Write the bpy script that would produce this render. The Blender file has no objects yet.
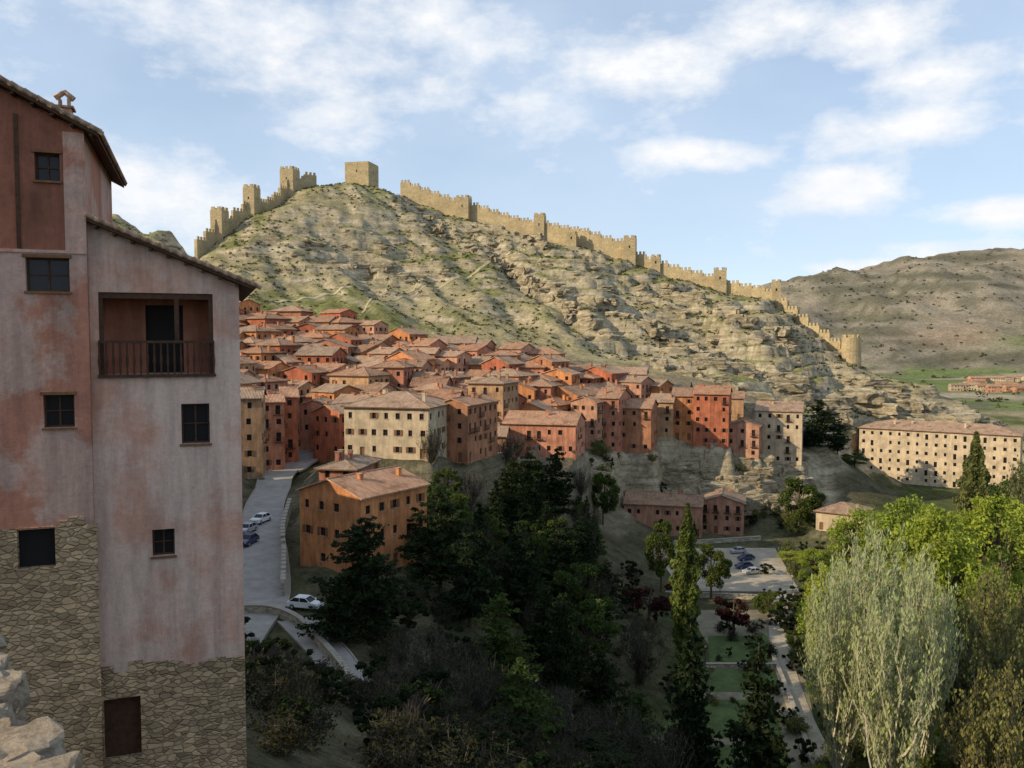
import bpy, math, random
import numpy as np
from mathutils import Vector
random.seed(7); R=np.random.default_rng(11)
sc=bpy.context.scene
F=850.0; TH=math.atan(44/F); CT,ST=math.cos(TH),math.sin(TH)
def W(px,py,d):
    u=(px-512)/F; v=(384-py)/F
    dx,dy,dz=u,CT+v*ST,-ST+v*CT
    k=d/dy
    return (dx*k,d,dz*k)
# ---------------------------------------------------------------- materials
def newmat(name):
    m=bpy.data.materials.new(name); m.use_nodes=True
    nt=m.node_tree; b=nt.nodes['Principled BSDF']; b.inputs['Specular IOR Level'].default_value=0.25
    return m,nt,b
def N(nt,t,**k):
    n=nt.nodes.new(t)
    for a,v in k.items(): setattr(n,a,v)
    return n
def noise(nt,vec,scale,detail=4,rough=.6):
    n=N(nt,'ShaderNodeTexNoise'); n.inputs['Scale'].default_value=scale; n.inputs['Detail'].default_value=detail
    n.inputs['Roughness'].default_value=rough
    if vec is not None: nt.links.new(vec,n.inputs['Vector'])
    return n.outputs['Fac']
def ramp(nt,fac,stops):
    r=N(nt,'ShaderNodeValToRGB'); e=r.color_ramp.elements
    while len(e)<len(stops): e.new(0.5)
    for i,(p,c) in enumerate(stops):
        e[i].position=p; e[i].color=(c[0],c[1],c[2],1) if hasattr(c,'__len__') else (c,c,c,1)
    nt.links.new(fac,r.inputs['Fac']); return r.outputs['Color']
def mixc(nt,a,b,fac,mode='MIX'):
    m=N(nt,'ShaderNodeMix',data_type='RGBA',blend_type=mode)
    for i,v in ((6,a),(7,b),(0,fac)):
        s=m.inputs[i]
        if isinstance(v,(int,float)): s.default_value=v if i==0 else (v,v,v,1)
        elif isinstance(v,tuple): s.default_value=(v[0],v[1],v[2],1)
        else: nt.links.new(v,s)
    return m.outputs[2]
def bump(nt,b,h,st,dist):
    n=N(nt,'ShaderNodeBump'); n.inputs['Strength'].default_value=st; n.inputs['Distance'].default_value=dist
    nt.links.new(h,n.inputs['Height']); nt.links.new(n.outputs[0],b.inputs['Normal'])
def mapping(nt,scale,kind='Object'):
    tc=N(nt,'ShaderNodeTexCoord'); mp=N(nt,'ShaderNodeMapping'); mp.inputs['Scale'].default_value=scale
    nt.links.new(tc.outputs[kind],mp.inputs['Vector']); return mp.outputs[0]
def c3(c,k): return (min(c[0]*k,.95),min(c[1]*k,.95),min(c[2]*k,.95))
def plaster(name,col,col2=None,sc1=.35,stain=.55,bmp=.35,edge=(.38,.58)):
    m,nt,b=newmat(name); v=mapping(nt,(1,1,1)); vs=mapping(nt,(1.6,1.6,.22)); oi=N(nt,'ShaderNodeObjectInfo')
    if col2 is None: col2=c3(col,.68)
    a=ramp(nt,noise(nt,v,sc1,6,.65),[(edge[0],col2),(edge[1],col)])
    s=ramp(nt,noise(nt,vs,.9,5,.7),[(.35,stain),(.6,1.06)])
    f=ramp(nt,noise(nt,v,5,5,.75),[(.3,.8),(.7,1.1)])
    c=mixc(nt,a,s,.75,'MULTIPLY'); c=mixc(nt,c,f,.8,'MULTIPLY')
    c=mixc(nt,c,ramp(nt,oi.outputs['Random'],[(0,(.82,.78,.74)),(1,(1.12,1.08,1.0))]),1.0,'MULTIPLY')
    nt.links.new(c,b.inputs['Base Color']); b.inputs['Roughness'].default_value=.92
    bump(nt,b,noise(nt,v,7,6,.7),bmp,.05); return m
def stonem(name,col,scale=2.2,mortar=.6,zs=1.7,var=1.0):
    m,nt,b=newmat(name); v=mapping(nt,(1,1,zs))
    nz=N(nt,'ShaderNodeTexNoise'); nz.inputs['Scale'].default_value=1.6; nt.links.new(v,nz.inputs['Vector'])
    vm=mixc(nt,v,nz.outputs['Color'],.12)
    vo=N(nt,'ShaderNodeTexVoronoi'); vo.inputs['Scale'].default_value=scale; nt.links.new(vm,vo.inputs['Vector'])
    ve=N(nt,'ShaderNodeTexVoronoi',feature='DISTANCE_TO_EDGE'); ve.inputs['Scale'].default_value=scale; nt.links.new(vm,ve.inputs['Vector'])
    sp=N(nt,'ShaderNodeSeparateColor'); nt.links.new(vo.outputs['Color'],sp.inputs[0])
    c=ramp(nt,sp.outputs[0],[(0,c3(col,1-.38*var)),(.5,col),(1,c3(col,1+.3*var))])
    e=ramp(nt,ve.outputs['Distance'],[(.0,mortar),(.06,1)])
    c=mixc(nt,c,e,.9,'MULTIPLY'); c=mixc(nt,c,ramp(nt,noise(nt,v,1.2,6,.7),[(.3,.7),(.7,1.15)]),.8,'MULTIPLY')
    c=mixc(nt,c,ramp(nt,noise(nt,v,.15,4,.7),[(.35,.75),(.65,1.12)]),.8,'MULTIPLY')
    nt.links.new(c,b.inputs['Base Color']); b.inputs['Roughness'].default_value=.95
    h=mixc(nt,ramp(nt,ve.outputs['Distance'],[(0,0),(.12,1)]),noise(nt,v,9,5,.7),.35)
    bump(nt,b,h,.9,.08); return m
def roofm(name,col):
    m,nt,b=newmat(name); v=mapping(nt,(1,1,1)); vx=mapping(nt,(1,.22,.22)); oi=N(nt,'ShaderNodeObjectInfo')
    wv=N(nt,'ShaderNodeTexWave',wave_type='BANDS',bands_direction='X'); wv.inputs['Scale'].default_value=1.1
    wv.inputs['Distortion'].default_value=.6; wv.inputs['Detail'].default_value=1; nt.links.new(v,wv.inputs['Vector'])
    a=ramp(nt,noise(nt,v,.45,5,.7),[(.35,c3(col,.6)),(.5,col),(.68,(col[0]*1.12,col[1]*1.22,col[2]*1.3))])
    c=mixc(nt,a,ramp(nt,noise(nt,vx,3.2,3,.8),[(.32,.6),(.62,1.2)]),.85,'MULTIPLY')
    c=mixc(nt,c,ramp(nt,wv.outputs['Fac'],[(.1,.6),(.6,1.1)]),.75,'MULTIPLY')
    c=mixc(nt,c,ramp(nt,noise(nt,v,7,3,.8),[(.3,.7),(.7,1.2)]),.7,'MULTIPLY')
    c=mixc(nt,c,ramp(nt,oi.outputs['Random'],[(0,(.74,.78,.8)),(1,(1.1,1.04,1.0))]),1.0,'MULTIPLY')
    nt.links.new(c,b.inputs['Base Color']); b.inputs['Roughness'].default_value=.9
    bump(nt,b,wv.outputs['Fac'],.8,.12); return m
def flat(name,col,rough=.7,var=.25,scale=3,spec=.25,metal=0):
    m,nt,b=newmat(name); v=mapping(nt,(1,1,1))
    c=ramp(nt,noise(nt,v,scale,5,.7),[(.3,c3(col,1-var)),(.7,c3(col,1+var))])
    nt.links.new(c,b.inputs['Base Color']); b.inputs['Roughness'].default_value=rough
    b.inputs['Specular IOR Level'].default_value=spec; b.inputs['Metallic'].default_value=metal; return m
def leafm(name,col,var=.35,trans=.3):
    m,nt,b=newmat(name); v=mapping(nt,(1,1,1)); oi=N(nt,'ShaderNodeObjectInfo')
    c=ramp(nt,noise(nt,v,.55,3,.7),[(.32,c3(col,1-var)),(.66,(col[0]*(1+var*1.2),col[1]*(1+var),col[2]))])
    c=mixc(nt,c,ramp(nt,oi.outputs['Random'],[(0,(.7,.78,.8)),(1,(1.25,1.12,1))]),.9,'MULTIPLY')
    nt.links.new(c,b.inputs['Base Color']); b.inputs['Roughness'].default_value=.8; b.inputs['Specular IOR Level'].default_value=.12
    t=N(nt,'ShaderNodeBsdfTranslucent'); nt.links.new(c,t.inputs[0])
    mx=N(nt,'ShaderNodeMixShader'); mx.inputs[0].default_value=trans
    nt.links.new(b.outputs[0],mx.inputs[1]); nt.links.new(t.outputs[0],mx.inputs[2])
    nt.links.new(mx.outputs[0],nt.nodes['Material Output'].inputs[0]); return m
def rocknodes(nt,v,vs):
    rc=ramp(nt,noise(nt,vs,1.0,6,.75),[(.30,(.11,.088,.055)),(.43,(.36,.295,.185)),(.62,(.56,.475,.33))])
    return mixc(nt,rc,ramp(nt,noise(nt,v,.35,6,.8),[(.36,.4),(.56,1.1)]),.85,'MULTIPLY')
M={}
M['pink']=plaster('pink_plaster',(.56,.25,.16)); M['red']=plaster('red_plaster',(.49,.165,.09))
M['orange']=plaster('orange_plaster',(.63,.27,.115)); M['cream']=plaster('cream_plaster',(.62,.50,.35),stain=.75)
M['ochre']=plaster('ochre_plaster',(.56,.35,.20)); M['brown']=plaster('brown_plaster',(.46,.215,.12))
M['rose']=plaster('rose_plaster',(.61,.33,.22)); M['stone']=stonem('town_stone',(.40,.30,.19),1.6)
M['facade']=plaster('faded_pink_plaster',(.60,.455,.40),(.54,.31,.24),.36,.6,.6,(.40,.55))
M['facade2']=plaster('stained_pink_plaster',(.58,.40,.34),(.50,.235,.165),.34,.58,.6,(.46,.53))
M['fred']=plaster('brick_red_plaster',(.36,.15,.10)); M['rubble']=stonem('rubble_masonry',(.47,.335,.20),3.8,.6,1.9)
M['wall']=stonem('ochre_fortress_stone',(.50,.39,.22),2.4,.8,1.7,.5)
M['paving']=stonem('pale_masonry',(.46,.39,.29),2.0,.7)
M['roof']=roofm('terracotta_tiles',(.47,.27,.165)); M['roof2']=roofm('old_terracotta_tiles',(.49,.32,.21)); M['roof3']=roofm('red_terracotta_tiles',(.48,.25,.145))
M['glass'],nt,b=newmat('window_glass'); b.inputs['Base Color'].default_value=(.018,.018,.02,1); b.inputs['Roughness'].default_value=.15
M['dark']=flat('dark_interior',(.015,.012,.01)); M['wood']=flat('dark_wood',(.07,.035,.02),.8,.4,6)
M['wood2']=flat('brown_wood',(.18,.09,.045),.8,.35,6); M['frame']=flat('white_frame',(.6,.56,.5)); M['iron']=flat('iron',(.03,.03,.03),.5)
M['asphalt']=flat('road_surface',(.31,.28,.25),.9,.22,.5); M['gravel']=flat('pale_gravel',(.34,.29,.215),.95,.3,.5)
M['kerb']=flat('kerb_stone',(.33,.285,.23),.9,.25,2); M['lawn']=flat('lawn_grass',(.075,.105,.032),.95,.45,.5)
M['white']=flat('white_paint',(.78,.78,.77),.3,.03,1,.5); M['silver']=flat('silver_paint',(.45,.47,.5),.3,.05,1,.5,.4)
M['blue']=flat('dark_blue_paint',(.03,.05,.12),.3,.1,1,.5); M['tyre']=flat('tyre_rubber',(.02,.02,.02),.8)
M['path']=flat('dirt_path',(.20,.17,.115),.95,.35,.3); M['trail']=flat('earth_trail',(.38,.32,.205),.95,.2,.3); M['bark']=flat('bark',(.09,.07,.05),.95,.4,5); M['twig']=flat('pale_twigs',(.42,.38,.27),.9,.3,2)
M['twigd']=flat('grey_twigs',(.09,.075,.06),.9,.4,2)
M['lred']=flat('lamp_red',(.5,.05,.03))
M['conif']=leafm('dark_conifer_needles',(.020,.034,.014)); M['conif2']=leafm('green_conifer_needles',(.045,.075,.022))
M['cyp']=leafm('cypress_foliage',(.12,.16,.045)); M['spring']=leafm('spring_green_leaves',(.26,.33,.065),.4,.4)
M['green']=leafm('green_leaves',(.075,.105,.03)); M['feather']=leafm('pale_poplar_buds',(.44,.48,.25),.25,.45)
M['plum']=leafm('purple_plum_leaves',(.055,.02,.022)); M['scrub']=leafm('scrub_leaves',(.065,.075,.03)); M['under']=leafm('shaded_undergrowth_leaves',(.035,.038,.018)); M['ivy']=leafm('olive_leaves',(.20,.21,.085),.35,.4)  # undergrowth is scrub foliage darkened, foreground shade put into its colour
rockm,nt,b=newmat('limestone'); rc=rocknodes(nt,mapping(nt,(1,1,1)),mapping(nt,(.08,.08,.9))); nt.links.new(rc,b.inputs['Base Color']); b.inputs['Roughness'].default_value=1
bump(nt,b,noise(nt,mapping(nt,(.4,.4,2.2)),1.0,7,.75),1,1.2)
# ---------------------------------------------------------------- mesh builder
class MB:
    def __init__(s): s.v=[];s.f=[];s.m=[];s.mats=[];s.mi={}
    def mid(s,k):
        if k not in s.mi: s.mi[k]=len(s.mats); s.mats.append(M[k])
        return s.mi[k]
    def poly(s,pts,k):
        n=len(s.v); s.v.extend([tuple(p) for p in pts]); s.f.append(tuple(range(n,n+len(pts)))); s.m.append(s.mid(k))
    def hexa(s,p,k,ktop=None,kbot=None):
        n=len(s.v); s.v.extend([tuple(q) for q in p]); a=s.mid(k)
        fs=[(3,2,1,0),(4,5,6,7),(0,1,5,4),(1,2,6,5),(2,3,7,6),(3,0,4,7)]
        ms=[s.mid(kbot) if kbot else a,s.mid(ktop) if ktop else a,a,a,a,a]
        for f,mm in zip(fs,ms): s.f.append(tuple(n+i for i in f)); s.m.append(mm)
    def box(s,x0,x1,y0,y1,z0,z1,k,ktop=None):
        s.hexa([(x0,y0,z0),(x1,y0,z0),(x1,y1,z0),(x0,y1,z0),(x0,y0,z1),(x1,y0,z1),(x1,y1,z1),(x0,y1,z1)],k,ktop)
    def obox(s,cx,cy,ux,uy,l,t,z0,z1,k,ktop=None):
        vx,vy=-uy,ux; P=[]
        for z in (z0,z1):
            for a,b in ((-1,-1),(1,-1),(1,1),(-1,1)):
                P.append((cx+a*ux*l/2+b*vx*t/2,cy+a*uy*l/2+b*vy*t/2,z))
        s.hexa(P,k,ktop)
    def cyl(s,p0,p1,r0,r1,k,n=6):
        a=Vector(p0);b=Vector(p1);d=(b-a)
        if d.length<1e-6: return
        d.normalize(); q=d.to_track_quat('Z','Y'); i0=len(s.v); mm=s.mid(k)
        for c,r in ((a,r0),(b,r1)):
            for i in range(n):
                t=2*math.pi*i/n; s.v.append(tuple(c+q@Vector((r*math.cos(t),r*math.sin(t),0))))
        for i in range(n):
            j=(i+1)%n; s.f.append((i0+i,i0+j,i0+n+j,i0+n+i)); s.m.append(mm)
        s.f.append(tuple(i0+n+i for i in range(n))); s.m.append(mm)
        s.f.append(tuple(i0+n-1-i for i in range(n))); s.m.append(mm)
    def wall(s,O,U,w,z0,z1,ops,k,rec=.22,pane='glass',frame=None,sill=False):
        ux,uy=U; nx,ny=uy,-ux
        P=lambda u,z,dn=0:(O[0]+ux*u-nx*dn,O[1]+uy*u-ny*dn,z)
        us=sorted(set([0,w]+[o[0] for o in ops]+[o[1] for o in ops])); vs=sorted(set([z0,z1]+[o[2] for o in ops]+[o[3] for o in ops]))
        for i in range(len(us)-1):
            for j in range(len(vs)-1):
                cu=(us[i]+us[i+1])/2; cv=(vs[j]+vs[j+1])/2
                if any(o[0]<cu<o[1] and o[2]<cv<o[3] for o in ops): continue
                s.poly([P(us[i],vs[j]),P(us[i+1],vs[j]),P(us[i+1],vs[j+1]),P(us[i],vs[j+1])],k)
        for o in ops:
            a,b,c,d=o[:4]; r=o[5] if len(o)>5 else rec; pk=o[4] if len(o)>4 and o[4] else pane
            s.poly([P(a,c),P(b,c),P(b,c,r),P(a,c,r)],k); s.poly([P(a,d,r),P(b,d,r),P(b,d),P(a,d)],k)
            s.poly([P(a,c),P(a,c,r),P(a,d,r),P(a,d)],k); s.poly([P(b,c,r),P(b,c),P(b,d),P(b,d,r)],k)
            if pk!='none': s.poly([P(a,c,r),P(b,c,r),P(b,d,r),P(a,d,r)],pk)
            if frame and pk=='glass':
                t=.06; q=r-.06
                def bar(a1,b1,c1,d1):
                    s.hexa([P(a1,c1,q),P(b1,c1,q),P(b1,c1,r-.004),P(a1,c1,r-.004),P(a1,d1,q),P(b1,d1,q),P(b1,d1,r-.004),P(a1,d1,r-.004)],frame)
                bar(a+.004,a+t,c+.004,d-.004);bar(b-t,b-.004,c+.004,d-.004);bar(a+t,b-t,c+.004,c+t);bar(a+t,b-t,d-t,d-.004)
                mu=(a+b)/2; bar(mu-.03,mu+.03,c+t,d-t); mv=(c+d)/2; bar(a+t,mu-.03,mv-.02,mv+.02); bar(mu+.03,b-t,mv-.02,mv+.02)
            if sill:
                s.hexa([P(a-.08,c-.09,-.09),P(b+.08,c-.09,-.09),P(b+.08,c-.09,-.003),P(a-.08,c-.09,-.003),P(a-.08,c-.01,-.09),P(b+.08,c-.01,-.09),P(b+.08,c-.01,-.003),P(a-.08,c-.01,-.003)],sill)
    def obj(s,name,loc=(0,0,0),yaw=0,parent=None,smooth=False):
        me=bpy.data.meshes.new(name); me.from_pydata(s.v,[],s.f)
        for m in s.mats: me.materials.append(m)
        me.polygons.foreach_set('material_index',s.m)
        if smooth: me.polygons.foreach_set('use_smooth',[True]*len(s.f))
        me.update()
        o=bpy.data.objects.new(name,me); o.location=loc; o.rotation_euler=(0,0,yaw); sc.collection.objects.link(o)
        if parent: o.parent=parent
        return o
# ---------------------------------------------------------------- terrain
def vn(x,y,seed):
    xi=np.floor(x); yi=np.floor(y); fx=x-xi; fy=y-yi
    h=lambda a,b: np.modf(np.abs(np.sin(a*127.1+b*311.7+seed*74.7)*43758.5453))[0]
    fx=fx*fx*(3-2*fx); fy=fy*fy*(3-2*fy)
    return (h(xi,yi)*(1-fx)+h(xi+1,yi)*fx)*(1-fy)+(h(xi,yi+1)*(1-fx)+h(xi+1,yi+1)*fx)*fy
def fbm(x,y,s,o=4,seed=1):
    r=0;a=1;t=0
    for i in range(o): r=r+a*(vn(x/s,y/s,seed+i)-.5); t+=a; a*=.55; s=s/2.1
    return r/t*2
def ss(a,b,x): t=np.clip((x-a)/(b-a),0,1); return t*t*(3-2*t)
ridge=[(195,262,385),(215,240,400),(248,215,415),(290,190,450),(362,187,480),(400,196,478),(460,217,468),(540,240,452),(590,250,440),(635,262,432),(715,288,415),(780,303,400),(820,335,382),(855,364,370),(930,386,352),(985,413,340)]
cp=[W(*p) for p in ridge]
for p in list(cp): cp+= [(p[0]*1.02,p[1]+40,p[2]-9),(p[0]*1.05,p[1]+120,max(p[2]-45,-53)),(p[0]*1.1,p[1]+250,-53)]
for p in [(120,224,540),(60,226,560),(-60,232,560),(-250,240,560),(170,232,480),(120,262,430),
 (240,335,300),(320,333,302),(400,352,297),(470,362,297),(540,365,300),(600,374,300),(650,394,292),(700,405,288),(760,412,288),(820,440,290),(870,450,325),(940,446,330),(990,440,335),
 (250,276,352),(330,256,392),(400,262,390),(500,300,365),(450,330,330),(600,320,362),(700,345,345),(780,365,335),(850,398,330),(900,405,332),
 (385,458,172),(300,425,210),(300,382,250),(250,380,250),(400,400,240),(400,372,275),(500,452,203),(500,405,255),(560,400,262),(600,452,238),(640,455,250),
 (655,458,258),(700,460,262),(760,464,265),(800,464,268),(640,497,250),(700,507,246),(780,507,250),(820,500,262),
 (470,482,185),(520,472,212),(570,482,222),(560,520,190),(600,545,190),(540,560,160),(450,505,160),(430,560,130),(480,625,110),(400,600,106),(380,640,95),(430,700,80),
 (560,700,100),(600,640,130),(620,600,160),(680,537,226),(620,540,215),(300,600,104),(350,560,118),(285,470,185),(262,520,140),(330,640,90)]: cp.append(W(*p))
for x in (15,45,80,130,190,270,350):
    for y in (105,140,175,215,250):
        if (x<40 and y>120 and x<y*.12): continue
        if y==250 and x<95: continue
        cp.append((x,y,-55))
cp+=[(130,300,-51),(165,305,-51),(210,305,-54),(260,330,-56),(240,400,-56),(330,330,-56),(300,450,-56),(400,400,-56),(400,550,-56),(300,550,-56),(500,200,-56),(500,50,-50),(400,-50,-40),
 (-4,0,-3),(5,0,-3),(0,10,-10),(-10,25,-14),(-16,27,-14),(0,30,-19),(0,50,-28),(20,50,-38),(20,20,-18),(55,50,-50),(40,20,-32),(70,80,-54),(-20,60,-22),(-30,80,-28),
 (-62,30,-5),(-62,75,-8),(-64,110,-9),(-66,135,-11),(-100,80,-2),(-120,150,-2),(-90,200,-14),(-110,250,-5),(-60,170,-22),(-70,-50,0),(0,-50,0),(100,-50,-25),(-47,112,-22),(-200,50,0),(-220,250,5),(-300,400,40),(-250,330,20),(-330,150,10)]
cp=np.array(cp)
def solve(cp):
    X=cp[:,:2]; D=np.linalg.norm(X[:,None]-X[None],axis=2); n=len(X)
    A=np.zeros((n+3,n+3)); A[:n,:n]=D+np.eye(n)*-.6; A[:n,n]=1; A[:n,n+1:]=X; A[n,:n]=1; A[n+1:,:n]=X.T
    b=np.zeros(n+3); b[:n]=cp[:,2]; return np.linalg.lstsq(A,b,rcond=None)[0]
wgt=solve(cp)
def rbf(x,y):
    out=wgt[len(cp)]+wgt[len(cp)+1]*x+wgt[len(cp)+2]*y
    for i,(a,b,_) in enumerate(cp): out=out+wgt[i]*np.sqrt((x-a)**2+(y-b)**2)
    return out
xs=np.concatenate([np.arange(-700,-330,18),np.arange(-330,360,1.5),np.arange(360,2300,16)])
ys=np.concatenate([np.arange(-150,0,8),np.arange(0,560,1.5),np.arange(560,3000,15)])
GX,GY=np.meshgrid(xs,ys); 
H=rbf(GX,GY)
def segdist(x,y,pts):
    best=np.full(x.shape,1e9); zz=np.zeros(x.shape)
    for a,b in zip(pts[:-1],pts[1:]):
        dx,dy=b[0]-a[0],b[1]-a[1]; L=dx*dx+dy*dy+1e-9
        t=np.clip(((x-a[0])*dx+(y-a[1])*dy)/L,0,1); d=np.hypot(x-a[0]-t*dx,y-a[1]-t*dy)
        z=a[2]+t*(b[2]-a[2]); k=d<best; best=np.where(k,d,best); zz=np.where(k,z,zz)
    return best,zz
rk=np.zeros_like(H)
for px,py,d,r,a in [(680,330,350,44,1.05),(760,350,345,44,1.1),(830,385,338,40,1.1),(900,400,335,36,1.1),(960,410,335,30,1.1),(600,290,385,36,.95),(540,255,430,28,.85),(380,268,390,28,1),(330,268,385,20,.8),(290,262,395,16,.65),(420,222,452,26,.75),(640,285,405,34,.95),(720,310,385,38,1),(700,480,255,16,1.2),(660,475,255,12,1.2),(760,485,258,14,1.2),(800,475,262,10,1),(500,250,425,22,.8),(620,345,345,22,.75),(480,235,440,20,.75),(810,340,375,36,1),(560,300,385,20,.7)]:
    c=W(px,py,d); rk=np.maximum(rk,a*np.exp(-((GX-c[0])**2+(GY-c[1])**2)/(2*(r*.62)**2)))
hill=ss(300,334,GY)*(1-ss(600,700,GY)); 
rk=np.clip(rk*1.35+fbm(GX,GY,24,5,5)*.9*hill-.1,0,1)
rd_,_=segdist(GX,GY,[W(*p) for p in ridge]); nr=ss(4,30,rd_)*.8+.2
hn=fbm(GX,GY,60,5,3)*5+fbm(GX,GY,16,4,9)*1.6
rx_=GX*.82+GY*.57; ry_=-GX*.57+GY*.82
rib=1-np.abs(fbm(rx_,ry_*.45,38,4,77)*2.4); rib=np.clip(rib,-1,1)
H=H+(hn+rib*6.5-3.2)*hill*nr*ss(300,345,GY)
P_=6.5; wob=fbm(GX,GY,46,4,21)*1.3; t=H/P_+wob; ft=t-np.floor(t)
HT=P_*(np.floor(t)+.2*ft+.8*ss(.7,.88,ft)-wob)
H=H*(1-.92*rk)+HT*.92*rk+rk*(fbm(GX,GY,8,4,31)*1.9)*(.3+.7*nr)
g,_=segdist(GX,GY,[W(498,262,420),W(530,300,385),W(590,340,345)]); H-=5*np.exp(-(g/5)**2)
H+=4*np.exp(-(segdist(GX,GY,[W(505,258,424),W(545,300,387),W(606,338,347)])[0]/5)**2)
H+=fbm(GX,GY,20,3,40)*.8*(1-hill)*ss(-57,-48,H)
far=-56+fbm(GX,GY,260,4,50)*5
xt=np.interp(GX,[-800,200,480,600,800,950,1144,1500,2300],[60,70,100,127,165,170,195,200,180])
hh=(xt+56)*ss(1150,1900,GY)*(1-.35*ss(1950,2900,GY))
hh*=1+.16*fbm(GX,GY,330,5,60)
hh+=ss(1200,1400,GY)*(fbm(GX,GY,120,4,61)*16+(1-np.abs(fbm(GX,GY*.5,200,4,63)*2.4))*22-10)
far=far+hh
wf=ss(600,760,GY); H=H*(1-wf)+far*wf
H=np.maximum(H,-53.0)
road=[W(212,668,80),W(238,632,92),W(262,600,105),W(264,560,119),W(262,530,134),W(266,502,152),W(282,477,178),W(305,462,196),(-55,215,-26)]
road2=[W(262,600,105),W(295,620,97),W(330,655,87),W(362,705,77)]
for rd,w in ((road,4.2),(road2,2.6)):
    d,z=segdist(GX,GY,rd); k=1-ss(w,w+5,d); H=H*(1-k)+z*k
heroes=[
 ('town_house',238,262,398,478,168,10,12,'ochre','gable','roof2'),
 ('town_house',262,284,402,470,182,10,20,'pink','gable','roof'),
 ('town_house',283,298,397,462,190,11,18,'red','gable','roof'),
 ('town_house',299,328,405,450,200,12,-5,'pink','gabley','roof2'),
 ('manor_house',342,430,408,458,170,15,-15,'cream','hip','roof2'),
 ('orange_house',294,366,494,572,118,14,-34,'orange','gabley','roof'),
 ('town_house',318,356,470,482,140,12,-10,'pink','hip','roof2'),
 ('town_house',436,468,405,462,178,16,-22,'brown','gabley','roof'),
 ('town_house',468,503,384,432,222,12,-20,'ochre','hip','roof2'),
 ('town_house',503,575,424,456,206,14,-14,'pink','gable','roof'),
 ('town_house',468,506,436,462,200,10,-5,'rose','gable','roof2'),
 ('town_house',571,596,402,450,242,14,-30,'rose','gabley','roof'),
 ('town_house',596,618,398,450,244,14,-22,'pink','gable','roof'),
 ('town_house',618,650,408,452,246,13,-18,'brown','gable','roof'),
 ('town_house',650,672,402,436,258,12,-16,'ochre','gable','roof2'),
 ('town_house',672,694,396,440,260,12,-16,'orange','gable','roof'),
 ('town_house',694,727,394,446,256,12,-18,'red','gable','roof3'),
 ('town_house',727,757,426,458,257,11,-22,'rose','gabley','roof'),
 ('town_house',757,799,411,464,262,14,-20,'cream','gable','roof2'),
 ('town_house',590,645,374,392,292,12,-12,'rose','gable','roof2'),
 ('town_house',548,590,372,400,286,12,-14,'pink','gable','roof'),
 ('town_house',310,345,341,360,288,12,-22,'red','gable','roof'),
 ('town_house',240,270,318,338,302,11,-15,'rose','gable','roof3'),
 ('town_house',270,300,322,340,298,11,-20,'pink','gable','roof'),
 ('town_house',348,384,341,360,290,12,-22,'brown','gable','roof'),
 ('town_house',386,411,346,363,290,10,-18,'orange','gabley','roof2'),
 ('riverside_house',625,700,505,535,226,12,-14,'rose','gable','roof'),
 ('riverside_house',700,742,503,534,232,13,-16,'rose','gabley','roof2'),
 ('riverside_house',820,856,514,532,222,12,-35,'cream','hip','roof2'),
 ('residence_building',864,1006,432,486,300,18,-33,'cream','hip','roof2'),
 ('town_house',700,742,398,420,284,11,-14,'ochre','gable','roof'),
 ('town_house',655,690,395,412,285,11,-14,'pink','gable','roof2'),
]
placed=[]
def flatten(cx,cy,w,dep,yaw,z,mode='both',m0=.5,m1=4):
    global H
    i0,i1=np.searchsorted(xs,[cx-w-dep-8,cx+w+dep+8]); j0,j1=np.searchsorted(ys,[cy-w-dep-8,cy+w+dep+8])
    gx_=GX[j0:j1,i0:i1]; gy_=GY[j0:j1,i0:i1]; h=H[j0:j1,i0:i1]
    c,s=math.cos(yaw),math.sin(yaw); lx=(gx_-cx)*c+(gy_-cy)*s; ly=-(gx_-cx)*s+(gy_-cy)*c
    d=np.maximum(np.abs(lx)-w/2,np.abs(ly)-dep/2); k=1-ss(m0,m1,d)
    T=np.minimum(h,z) if mode=='cut' else np.full_like(h,z)
    H[j0:j1,i0:i1]=h*(1-k)+T*k
def Hq(x,y):
    i=min(max(np.searchsorted(xs,x)-1,0),len(xs)-2); j=min(max(np.searchsorted(ys,y)-1,0),len(ys)-2)
    fx=(x-xs[i])/(xs[i+1]-xs[i]); fy=(y-ys[j])/(ys[j+1]-ys[j])
    return float((H[j,i]*(1-fx)+H[j,i+1]*fx)*(1-fy)+(H[j+1,i]*(1-fx)+H[j+1,i+1]*fx)*fy)
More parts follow.
